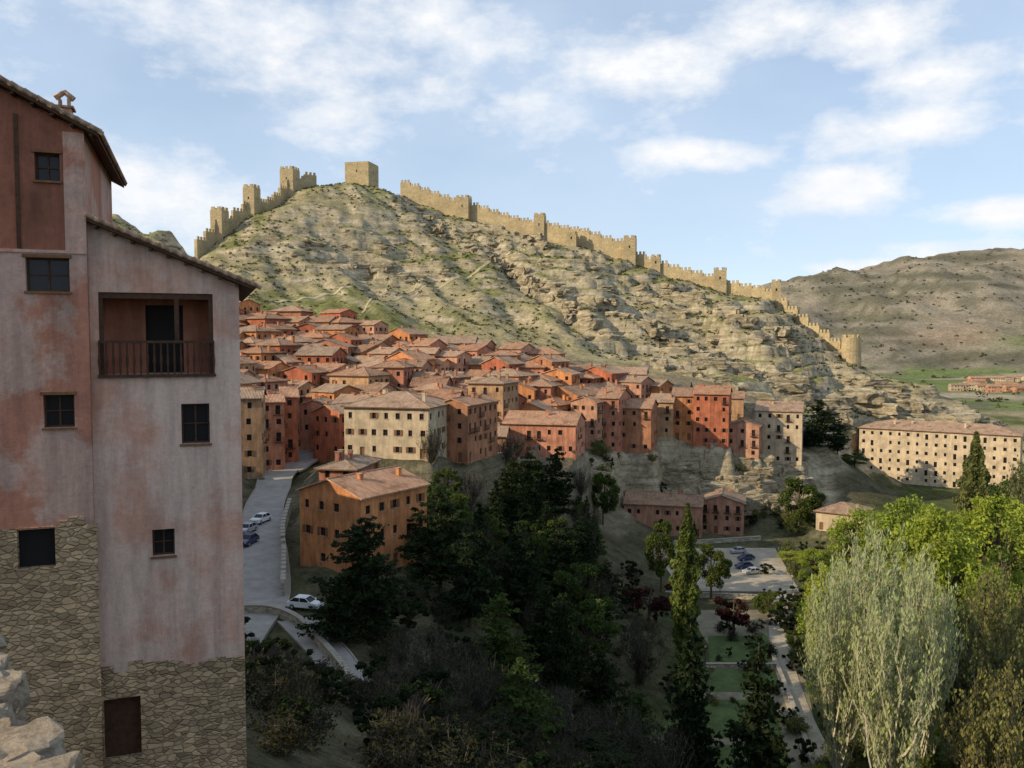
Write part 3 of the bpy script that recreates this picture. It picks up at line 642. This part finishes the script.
LIB={
 'spruce':([m_conif('conif',14,6) for _ in range(2)],14,6,'spruce_tree'),
 'pine':([m_conif('conif',13,8,20,9,.3,.5,.45,.1,.15) for _ in range(3)],13,8,'pine_tree'),
 'cedar':([m_conif('conif2',12,8,20,9,.27,.6,.4,.15,.08) for _ in range(2)],12,8,'cedar_tree'),
 'cypress':([m_col('cyp')],14,2.8,'cypress_tree'),'poplar':([m_col('ivy',16,3.2,14000,.25)],16,3.2,'poplar_tree'),
 'broad':([m_broad('green') for _ in range(3)],12,9,'broadleaf_tree'),'spring':([m_broad('spring',12,8,60,150,.19) for _ in range(3)],12,8,'spring_willow_tree'),
 'plum':([m_broad('plum',8,6,22,200,.22)],8,6,'purple_plum_tree'),
 'feather':([m_feather('feather','twig',16,8,50,.17,150) for _ in range(2)],16,8,'budding_poplar_tree'),
 'olive':([m_feather('ivy','twigd',14,9,40,.19,130) for _ in range(2)],14,9,'budding_willow_tree'),
 'bare':([m_feather('under','twigd',11,8,34,.15,40) for _ in range(2)],11,8,'bare_tree'),
 'shrub':([m_shrub('under','twigd') for _ in range(3)],4,4,'shrub'),'gshrub':([m_shrub('ivy','twigd',4,4,30,60,.16) for _ in range(2)],4,4,'riverside_shrub'),
 'bush':([m_broad('conif',4,4,14,170,.16,.1) for _ in range(2)],4,4,'evergreen_bush')}
def plant(kind,x,y,h,wf=1.0):
    ms,h0,w0,nm=LIB[kind]; me=ms[random.randrange(len(ms))]; o=bpy.data.objects.new(nm,me); s=h/h0
    o.location=(x,y,Hq(x,y)-.2); o.scale=(s*wf,s*wf,s); o.rotation_euler=(random.uniform(-.03,.03),random.uniform(-.03,.03),random.uniform(0,6.28)); sc.collection.objects.link(o)
def tp(px,top,d,kind,wpx):
    p=W(px,top,d); x,y=p[0],p[1]; h=p[2]-Hq(x,y)
    if h<1.5: return
    ms,h0,w0,nm=LIB[kind]; plant(kind,x,y,h,(wpx/F*d/w0)/(h/h0))
T=[(362,515,94,'pine',105),(335,575,90,'pine',60),(440,488,116,'pine',84),(412,505,124,'pine',50),(478,500,132,'spruce',46),(510,458,168,'pine',50),(532,452,176,'pine',44),(556,447,186,'pine',46),(495,478,150,'spruce',40),
(470,530,108,'pine',70),(520,520,128,'spruce',60),(560,520,142,'pine',60),(590,575,132,'pine',60),(545,580,112,'spruce',60),(500,590,100,'cedar',70),(603,468,214,'broad',34),(580,470,206,'broad',40),(545,500,160,'spruce',40),
(662,515,172,'broad',34),(685,502,135,'cypress',34),(650,572,150,'plum',46),(712,542,172,'broad',36),(605,560,155,'pine',44),(735,585,150,'plum',34),(690,610,98,'spruce',72),(756,632,93,'spruce',82),(640,608,122,'bare',60),(520,655,78,'cedar',90),
(600,650,108,'pine',70),(563,590,104,'pine',60),(800,476,232,'broad',44),(820,398,285,'pine',44),(808,425,280,'pine',34),(855,452,290,'broad',26),(838,420,290,'pine',24),(770,590,160,'broad',30),(765,562,190,'bush',20),
(976,432,168,'poplar',44),(878,508,104,'feather',120),(842,535,96,'feather',80),(925,540,98,'feather',90),(900,560,90,'feather',110),(940,500,138,'spring',90),(1000,490,152,'spring',80),(1012,548,118,'olive',110),(835,560,132,'spring',60),(962,590,106,'olive',110),(1000,650,88,'olive',120),
(905,492,160,'spring',70),(820,590,138,'spring',50),(1024,500,170,'spring',80),(860,505,175,'spring',60),(1010,475,200,'broad',60),(790,550,200,'spring',30),(815,548,190,'spring',36),(985,560,130,'spring',60),(1040,600,100,'olive',120),(1030,450,190,'olive',70),
(430,620,82,'bare',90),(390,650,76,'bare',70),(470,650,78,'bare',90),(620,700,92,'bare',80),(560,690,84,'bare',90),(650,470,246,'bush',16),(775,500,250,'broad',20),(640,690,100,'cedar',60),(590,735,84,'pine',90),(665,720,88,'bare',70),
(370,462,190,'broad',20),(330,440,215,'broad',16)]
for t_ in T: tp(*t_)
rr=random.Random(3)
for i in range(80):
    y=rr.uniform(118,205); px=rr.uniform(425,600); x=(px-512)/F*y
    if any(math.hypot(x-q[0],y-q[1])<q[2]+2 for q in placed): continue
    plant(rr.choice(['pine','spruce','cedar','bare','broad']),x,y,rr.uniform(6,11))
for i in range(300):
    y=rr.uniform(38,108); px=rr.uniform(215,640); x=(px-512)/F*y; a1,a2=np.array([x]),np.array([y])
    if segdist(a1,a2,road)[0][0]<6 or segdist(a1,a2,road2)[0][0]<4.5: continue
    if Hq(x,y)<-52.5: continue
    h=rr.uniform(2,4.2)
    if px<375: h=min(h,rr.uniform(.9,1.9)) if y>58 else min(h,2.5)
    plant(rr.choice(['shrub','shrub','bush','bare','shrub']),x,y,h,1.3)
for i in range(150):
    y=rr.uniform(70,235); px=rr.uniform(830,1130); x=(px-512)/F*y
    if y>225 or (px<860 and y>160): continue
    plant(rr.choice(['spring','spring','olive','broad','feather','gshrub','olive']),x,y,rr.uniform(4,9) if y<160 else rr.uniform(6,9))
for i in range(60):
    y=rr.uniform(70,215); px=rr.uniform(797,840); x=(px-512)/F*y; plant(rr.choice(['spring','gshrub','bush','gshrub']),x,y,rr.uniform(2,4))
for i in range(80):
    p=FL(rr.uniform(575,780),rr.uniform(600,760)); plant(rr.choice(['bush','bush','shrub','gshrub']),p[0],p[1],rr.uniform(1.2,3.2))
for i in range(26):
    p=FL(rr.uniform(620,640) if i%2 else rr.uniform(775,800),rr.uniform(590,640)); plant('bush',p[0],p[1],rr.uniform(2,4))
for i in range(60):
    px=rr.uniform(600,860); y=rr.uniform(236,246); x=(px-512)/F*y
    if any(math.hypot(x-q[0],y-q[1])<q[2]+1 for q in placed): continue
    plant(rr.choice(['broad','gshrub','bush','shrub']),x,y,rr.uniform(2,4))
n_=0
while n_<30:
    y=rr.uniform(205,300); px=rr.uniform(240,800); x=(px-512)/F*y
    if any(math.hypot(x-q[0],y-q[1])<min(q[3],q[4])/2+1.2 for q in placed): n_+=.15; continue
    plant(rr.choice(['broad','bush','spruce','gshrub']),x,y,rr.uniform(3,7)); n_+=1
def massobj(name,pts,sizes,leafs,mat,ls):
    cen=[]
    for p,s in zip(pts,sizes): k=unit(leafs)*(R.uniform(0,1,leafs)**.4)[:,None]*s; k[:,2]=np.abs(k[:,2])*.8; cen.append(np.array(p)+k)
    c=np.concatenate(cen); me=leafmesh(name,c,np.full(len(c),ls),mat,MB()); o=bpy.data.objects.new(name,me); sc.collection.objects.link(o)
pts=[];sz=[]
while len(pts)<6500:
    y=rr.uniform(322,520); x=rr.uniform(-260,260); z=Hq(x,y)
    if z<-45 or abs(x/y)>.72: continue
    if vn(np.array([x/35.]),np.array([y/35.]),91)[0]<rr.uniform(.1,.75): continue
    pts.append((x,y,z-.1)); sz.append(rr.uniform(.35,1.3)*(1.6 if rr.random()<.07 else 1))
massobj('hillside_scrub',pts,sz,14,'scrub',.4)
pts=[];sz=[]
for i in range(1700):
    y=rr.uniform(420,1900); x=rr.uniform(.32,.85)*y; z=Hq(x,y)
    if z<-30 and rr.random()<.6: continue
    if vn(np.array([x/160.]),np.array([y/160.]),95)[0]<rr.uniform(.1,.8): continue
    pts.append((x,y,z)); sz.append(rr.uniform(1.5,5.))
massobj('distant_trees',pts,sz,14,'scrub',1.5)
# rocks
import bmesh
def ico(sub):
    bm=bmesh.new(); bmesh.ops.create_icosphere(bm,subdivisions=sub,radius=1); bv=np.array([v_.co[:] for v_ in bm.verts]); bf=[[v_.index for v_ in f.verts] for f in bm.faces]; bm.free(); return bv,bf
def boulders(name,lst,mat,sub=2,boxy=.6,amp=.14,ang=None,smooth=False,jit=0):
    bv,bf=ico(sub); Vv=[];Ff=[]
    for (x,y,z,sx,sy,sz_) in lst:
        q=np.sign(bv)*np.abs(bv)**boxy
        dd=1+jit*R.normal(size=len(bv))
        for _ in range(4): dd=dd+amp*np.sin(bv@(R.normal(size=3)*2.8)+R.uniform(0,6.28))
        if jit:
            for _ in range(5): dd=dd+amp*.45*np.sin(bv@(R.normal(size=3)*7)+R.uniform(0,6.28))
        q=q*np.reshape(dd,(-1,1)); a=R.uniform(0,6.28) if ang is None else ang+R.normal()*.25; ca,sa=math.cos(a),math.sin(a)
        q=q*np.array([sx,sy,sz_]); q=np.stack([q[:,0]*ca-q[:,1]*sa,q[:,0]*sa+q[:,1]*ca,q[:,2]],1)+np.array([x,y,z]); n=len(Vv)*len(bv)
        Vv.append(q); Ff+= [tuple(n+i for i in f) for f in bf]
    me=bpy.data.meshes.new(name); me.from_pydata(np.concatenate(Vv).tolist(),[],Ff); me.materials.append(mat)
    if smooth: me.polygons.foreach_set('use_smooth',[True]*len(Ff))
    me.update(); o=bpy.data.objects.new(name,me); sc.collection.objects.link(o)
L=[]
while len(L)<340:
    y=rr.uniform(320,470); x=rr.uniform(-150,230); i=np.searchsorted(xs,x); j=np.searchsorted(ys,y)
    if rk[j,i]<.35 or slope[j,i]<.5: continue
    s=rr.uniform(.5,1.7); L.append((x,y,Hq(x,y)-s*.2,s*1.9,s,s*.65))
boulders('hillside_rocks',L,rockm,2,.6,.13,.3)
def outcrop(line,n,s0,s1,spread=3,name='rock_outcrop'):
    pp=[np.array(W(*p)) for p in line]; L=[]
    for i in range(n):
        t=rr.uniform(0,len(pp)-1.001); k=int(t); q=pp[k]+(pp[k+1]-pp[k])*(t-k); s=rr.uniform(s0,s1)
        x=q[0]+rr.gauss(0,spread); y=q[1]+rr.gauss(0,spread); L.append((x,y,Hq(x,y)-s*rr.uniform(.0,.3),s*rr.uniform(1.3,2.6),s*rr.uniform(.6,1.0),s*rr.uniform(.5,.95)))
    d=pp[-1]-pp[0]; boulders(name,L,rockm,3,.5,.12,math.atan2(d[1],d[0]),jit=.025)
outcrop([(335,272,384),(380,266,390),(420,280,384)],28,1.4,3.2,2)
outcrop([(470,228,452),(510,248,438),(545,262,425)],20,1.2,2.6,3)
outcrop([(505,268,412),(540,300,385),(598,338,348)],32,1.2,2.8,2)
outcrop([(600,305,378),(660,330,355),(720,352,345)],34,1.3,3.2,4)
outcrop([(650,292,400),(720,320,378),(790,350,355)],34,1.3,3.2,4)
outcrop([(690,362,335),(760,378,328),(840,398,326)],44,1.4,3.6,3)
outcrop([(850,378,350),(900,392,340),(965,408,336)],50,1.7,4.2,4)
outcrop([(870,415,322),(920,422,322),(965,425,328)],32,1.7,4.2,4)
outcrop([(640,368,322),(700,382,316),(760,395,308)],22,1,2.6,3)
outcrop([(400,222,455),(440,238,440),(470,262,415)],16,1,2.2,3)
def cliff():
    L=[]
    for i in range(170):
        px=rr.uniform(646,806); t=rr.random(); d=257-11*t+rr.uniform(-1,1); py=466+38*t+rr.uniform(-3,3); p=W(px,py,d); s=rr.uniform(1.2,2.8)
        L.append((p[0],p[1]+1.0,min(p[2],Hq(p[0],p[1])+2.2),s*rr.uniform(1.1,2.2),s*.9,s*rr.uniform(.6,1.2)))
    boulders('limestone_cliff',L,rockm,3,.42,.10,.1,jit=.03)
cliff()
# parapet next to the viewpoint
L=[]
for i in range(22):
    t=i/21; ex,ey=-2.9+2.75*t,4.45-3.3*t
    for k in range(6):
        for q in range(2):
            L.append((ex-.06-.2*k+rr.uniform(-.06,.06),ey-.08-.17*k+rr.uniform(-.06,.06),-1.44-.2*q+rr.uniform(-.04,.04),rr.uniform(.11,.19),rr.uniform(.09,.14),rr.uniform(.05,.09)))
pm,nt,b=newmat('parapet_limestone'); v=mapping(nt,(1,1,1)); c=ramp(nt,noise(nt,v,3,8,.75),[(.3,(.27,.20,.13)),(.5,(.50,.40,.29)),(.7,(.62,.54,.43))]); c=mixc(nt,c,ramp(nt,noise(nt,v,16,6,.8),[(.35,.45),(.55,1.1)]),.8,'MULTIPLY'); nt.links.new(c,b.inputs['Base Color']); b.inputs['Roughness'].default_value=1; bump(nt,b,noise(nt,v,22,8,.8),1,.05)
boulders('stone_parapet',L,pm,3,.5,.07,-.88,False,.02)
mb=MB(); mb.hexa([(-4.6,2.9,-4),(-1.3,-.7,-4),(-.3,.85,-4),(-3.05,4.3,-4),(-4.6,2.9,-1.46),(-1.3,-.7,-1.46),(-.3,.85,-1.46),(-3.05,4.3,-1.46)],'rubble'); mb.obj('terrace_wall')
# ---------------------------------------------------------------- near pink house
a_=math.radians(20); U=np.array([math.cos(a_),math.sin(a_)]); Nn=np.array([math.sin(a_),-math.cos(a_)])
R0=np.array([-9.6,30.0])
def FPn(px,py,off=0):
    u=(px-512)/F; v=(384-py)/F; d=np.array([u,CT+v*ST]); dz=-ST+v*CT
    o=R0+Nn*off; k=(o@Nn)/(d@Nn); p=d*k; return (float((p-R0)@U),float(dz*k))
par=bpy.data.objects.new('pink_plaster_house',None); sc.collection.objects.link(par)
def rect(x0,y0,x1,y1,off=0):
    a,c_=FPn(x0,y0,off),FPn(x1,y1,off); b1=FPn(x0,y1,off); return (a[0],c_[0],min(b1[1],c_[1]),a[1])
of=.35
uE=FPn(88,300,of)[0]; uL=uE; mb=MB(); Dp=9
zt0=FPn(90,222)[1]; zt1=FPn(240,285)[1]; wR=-uL
def sh(o,k='glass',r=.28): return (o[0]-uL,o[1]-uL,o[2],o[3],k,r)
bal=rect(98,292,214,374)
zst=FPn(170,660)[1]
ops=[sh(rect(181,404,210,443)),sh(rect(152,530,175,555)),sh(bal,'none',1.5)]
mb.wall((uL,0),(1,0),wR,zst,zt1,ops,'facade',.28,'glass','wood',False)
mb.poly([(uL,0,zt1),(0,0,zt1),(uL,0,zt0)],'facade')
dr=rect(103,700,142,756)
mb.wall((uL,-.05),(1,0),wR,-17,zst-.25,[(dr[0]-uL,dr[1]-uL,dr[2],dr[3],'wood',.35)],'rubble')
mb.wall((uL,0),(1,0),wR,zst-.25,zst,[],'facade')
# ragged lower edge of the plaster: stones of the base showing at different heights
x=uL+.02
while x<-.1:
    ww=min(rng.uniform(.25,.6),-x); hh_=rng.uniform(.02,.42); mb.box(x,x+ww-.012,-.05,.0-.003,zst-.25,zst-.25+hh_,'rubble'); x+=ww
mb.wall((0,0),(0,1),Dp,-17,zt1,[],'facade'); mb.wall((0,Dp),(-1,0),wR,-17,zt1,[],'facade')
mb.poly([(uL,-.05,zst-.25),(0,-.05,zst-.25),(0,0,zst-.25),(uL,0,zst-.25)],'rubble')
b0,b1,b2,b3=bal
mb.wall((b0,1.5),(1,0),b1-b0,b2,b3,[(1.35,2.6,b2+.02,b3-.35,'dark',.3)],'fred')
mb.box(b0+.003,b1-.003,.05,.2,b3-.2,b3-.003,'wood'); mb.box(b0+.003,b0+.12,.05,.2,b2+.003,b3-.2,'wood'); mb.box(b1-.14,b1-.003,.05,.2,b2+.003,b3-.2,'wood'); mb.box(b0+2.35,b0+2.5,.05,.2,b2+1.1,b3-.2,'wood')
mb.box(b0-.06,b1+.06,-.14,-.02,b2-.08,b2+.02,'wood'); mb.box(b0-.03,b1+.03,-.12,-.03,b2+1.08,b2+1.17,'wood')
nb=17
for i in range(nb+1):
    x=b0+(b1-b0)*i/nb; z=b2+.02
    for (s0,s1,r0,r1) in ((0,.25,.028,.028),(.25,.45,.03,.05),(.45,.7,.05,.03),(.7,1.07,.03,.03)): mb.cyl((x,-.075,z+s0),(x,-.075,z+s1),r0,r1,'wood',6)
for o in (rect(181,404,210,443),rect(152,530,175,555)):
    mb.box(o[0]-.06,o[1]+.06,-.05,-.003,o[2]-.08,o[2],'wood2')
mb.obj('loggia_wing',(R0[0],R0[1],0),a_,par)
def roofslab(ua,za,ub,zb,y0,y1,name):
    mb=MB(); th=.1; sl=(zb-za)/(ub-ua)
    mb.hexa([(ua,y0,za),(ub,y0,zb),(ub,y1,zb),(ua,y1,za),(ua,y0,za+th),(ub,y0,zb+th),(ub,y1,zb+th),(ua,y1,za+th)],'wood','roof','wood')
    y=y0+.1
    while y<y1:
        mb.cyl((ua,y,za+th+.05),(ub+.1,y,zb+th+.05),.09,.09,'roof',8); y+=.23
    x=ua
    while x<ub:
        z=za+(x-ua)*sl; mb.cyl((x,y0-.02,z+th+.1),(x+.42,y0-.02,z+sl*.42+th+.06),.085,.07,'roof2',7); x+=.36
    x=ua+.2
    while x<ub-.1:
        z=za+(x-ua)*sl; mb.box(x,x+.1,y0+.06,0,z-.12,z-.004+min(0,sl*.1),'wood'); x+=.55
    mb.obj(name,(R0[0],R0[1],0),a_,par)
roofslab(uL+.02,zt0-.02,.5,zt1+(zt1-zt0)/wR*.5+.02,-.45,Dp+.4,'lower_roof')
uW=uE-8.5; mb=MB()
zA=FPn(0,85,of); zB=FPn(88,132,of); slp=(zB[1]-zA[1])/(zB[0]-zA[0]); zW=zB[1]-slp*8.5
zs2=FPn(50,528,of)[1]; zred=FPn(50,250,of)[1]
def s2(x0,y0,x1,y1,k='glass'): o=rect(x0,y0,x1,y1,of); return (o[0]-uW,o[1]-uW,o[2],o[3],k,.28)
w2=uE-uW
mb.wall((uW,-of),(1,0),w2,zs2,zred,[s2(25,257,70,291),s2(43,395,75,427)],'facade2',.28,'glass','wood')
mb.wall((uW,-of),(1,0),w2,zred,zB[1],[s2(34,152,60,180)],'fred',.28,'glass','wood')
mb.poly([(uW,-of,zB[1]),(uE,-of,zB[1]),(uW,-of,zW)],'fred')
mb.box(uE-.62,uE+.004,-of-.035,-of-.002,zred,zB[1]-.05,'facade2'); mb.box(uE-2.0,uE-1.88,-of-.05,-of-.002,zred,zB[1]+.4,'wood'); mb.box(uW,uE-.01,-of-.05,-of-.002,zred-.1,zred,'facade2')
for o in (rect(25,257,70,291,of),rect(43,395,75,427,of),rect(34,152,60,180,of)):
    mb.box(o[0]-.08,o[1]+.08,-of-.06,-of-.003,o[3],o[3]+.1,'wood2'); mb.box(o[0]-.05,o[1]+.05,-of-.08,-of-.003,o[2]-.07,o[2],'wood2')
mb.wall((uW,-of-.04),(1,0),w2+.1,-17,zs2,[s2(17,528.5,56,566)],'rubble',.3,'dark')
mb.poly([(uW,-of-.04,zs2),(uE+.1,-of-.04,zs2),(uE+.1,-of,zs2),(uW,-of,zs2)],'rubble')
x=uW
while x<uE-.1:
    ww=min(rng.uniform(.25,.6),uE-x); hh_=rng.uniform(.0,.38)
    if not(x+ww>uW+s2(17,528.5,56,566)[0]-.1 and x<uW+s2(17,528.5,56,566)[1]+.1) and hh_>.05: mb.box(x,x+ww-.012,-of-.04,-of-.003,zs2+.002,zs2+hh_,'rubble')
    x+=ww
mb.wall((uE,-of),(0,1),Dp,-17,zB[1],[],'facade2'); mb.wall((uW,Dp-of),(0,-1),Dp,-17,zW,[],'facade2'); mb.wall((uE,Dp-of),(-1,0),w2,-17,zB[1],[],'facade2')
mb.poly([(uE,Dp-of,zB[1]),(uW,Dp-of,zB[1]),(uW,Dp-of,zW)],'facade2')
mb.obj('tall_wing',(R0[0],R0[1],0),a_,par)
roofslab(uW-.3,zW+.02-slp*.3,uE+.45,zB[1]+.02+slp*.45,-of-.5,Dp+.2,'upper_roof')
cxy=FPn(61,108,of); mb=MB(); z=cxy[1]
mb.box(cxy[0]-.22,cxy[0]+.22,.2,.7,z-.9,z+.15,'facade2'); mb.box(cxy[0]-.3,cxy[0]+.3,.12,.78,z+.15,z+.22,'roof')
for sx in (-.16,.1): mb.box(cxy[0]+sx,cxy[0]+sx+.07,.25,.65,z+.22,z+.48,'roof2')
mb.cyl((cxy[0]-.28,.45,z+.5),(cxy[0]+.05,.45,z+.74),.1,.08,'roof2',7); mb.cyl((cxy[0]+.28,.45,z+.5),(cxy[0],.45,z+.74),.1,.08,'roof2',7)
mb.obj('chimney',(R0[0],R0[1],0),a_,par)
for px,py in ((640,590),(720,592),(792,596),(705,672)):
    p=fp(px,py); mb=MB(); mb.cyl((0,0,0),(0,0,.5),.12,.08,'iron',8); mb.cyl((0,0,.5),(0,0,4),.05,.04,'iron',8); mb.cyl((0,0,4),(0,0,4.45),.12,.22,'frame',6); mb.cyl((0,0,4.45),(0,0,4.65),.25,.03,'iron',6); mb.obj('street_lamp',p)
for i in range(18):
    px=rr.uniform(950,1045); d=rr.uniform(850,1180); x=(px-512)/F*d; z=Hq(x,d); w=rr.uniform(12,26)
    build_house('village_house',x,d,z,w,10,rr.uniform(4,7),rr.uniform(-.3,.3),rr.choice(['cream','rose','cream']),'gable',rr.choice(['roof2','roof3','roof']),rng)
# ---------------------------------------------------------------- light, sky, camera
el=math.radians(26.5); hd=np.array([.935,.355]); hd/=np.linalg.norm(hd)
Ld=Vector((hd[0]*math.cos(el),hd[1]*math.cos(el),-math.sin(el)))
s=bpy.data.lights.new('sun','SUN'); s.energy=5.0; s.angle=math.radians(.5); s.color=(1,.84,.60); so=bpy.data.objects.new('sun',s); so.rotation_euler=Ld.to_track_quat('-Z','Y').to_euler(); sc.collection.objects.link(so)
w=bpy.data.worlds.new('World'); sc.world=w; w.use_nodes=True; nt=w.node_tree; bg=nt.nodes['Background']
sky=N(nt,'ShaderNodeTexSky',sky_type='NISHITA'); sky.sun_disc=False; sky.sun_elevation=el; sky.sun_rotation=math.atan2(-hd[0],-hd[1]); sky.altitude=1100; sky.air_density=1.0; sky.dust_density=.6; sky.ozone_density=1.2
tc=N(nt,'ShaderNodeTexCoord'); sp=N(nt,'ShaderNodeSeparateXYZ'); nt.links.new(tc.outputs['Generated'],sp.inputs[0])
def mt(op,a,b=0.,c=None):
    n=N(nt,'ShaderNodeMath',operation=op)
    for i,q in enumerate((a,b) if c is None else (a,b,c)):
        if isinstance(q,(int,float)): n.inputs[i].default_value=q
        else: nt.links.new(q,n.inputs[i])
    return n.outputs[0]
az=mt('ARCTAN2',sp.outputs[0],sp.outputs[1]); elv=mt('ARCSINE',sp.outputs[2])
cv=N(nt,'ShaderNodeCombineXYZ'); nt.links.new(mt('MULTIPLY',az,1.0),cv.inputs[0]); nt.links.new(mt('MULTIPLY',elv,1.8),cv.inputs[1])
nA=noise(nt,cv.outputs[0],3.0,6,.5); nB=noise(nt,cv.outputs[0],8,9,.62)
tot=None
for px,py,wx,wy,s_ in [(835,188,66,26,1.2),(870,130,140,34,.9),(650,62,120,42,.95),(300,45,250,70,.85),(940,80,105,28,.9),(1000,210,60,16,1.1),(750,30,130,36,.8),(975,250,80,12,.9),(850,268,55,10,.9),(870,35,80,44,.85),(110,185,130,50,.95),(440,20,110,46,.7),(720,155,120,18,.8),(560,110,100,44,.5),(330,120,120,40,.45)]:
    u=(px-512)/F; v=(384-py)/F; d=Vector((u,CT+v*ST,-ST+v*CT)).normalized(); a0=math.atan2(d.x,d.y); e0=math.asin(d.z)
    r2=mt('ADD',mt('POWER',mt('DIVIDE',mt('SUBTRACT',az,a0),wx/F),2.),mt('POWER',mt('DIVIDE',mt('SUBTRACT',elv,e0),wy/F),2.))
    g_=mt('MULTIPLY',mt('POWER',2.718,mt('MULTIPLY',r2,-1.3)),s_); tot=g_ if tot is None else mt('MAXIMUM',tot,g_)
den=mt('ADD',mt('MULTIPLY',tot,1.0),mt('MULTIPLY',mt('SUBTRACT',nB,.5),2.3))
den=mt('ADD',den,mt('MULTIPLY',mt('SUBTRACT',nA,.5),1.2))
cl=ramp(nt,den,[(.24,0.0),(.6,.55),(.95,1.0)])
haze=mixc(nt,sky.outputs[0],(4.5,5.4,6.6),ramp(nt,nA,[(.36,.5),(.66,.8)]))
shade=ramp(nt,nB,[(.35,(5.7,6.0,6.5)),(.58,(6.6,6.65,6.75))])
col=mixc(nt,haze,shade,cl); nt.links.new(col,bg.inputs[0]); bg.inputs[1].default_value=.15
cam=bpy.data.cameras.new('camera'); cam.sensor_width=36; cam.lens=F/1024*36; cam.clip_end=8000; cam.clip_start=.1
co=bpy.data.objects.new('camera',cam); co.rotation_euler=(math.pi/2-TH,0,0); sc.collection.objects.link(co); sc.camera=co
sc.view_settings.view_transform='Standard'; sc.view_settings.look='None'; sc.view_settings.exposure=0
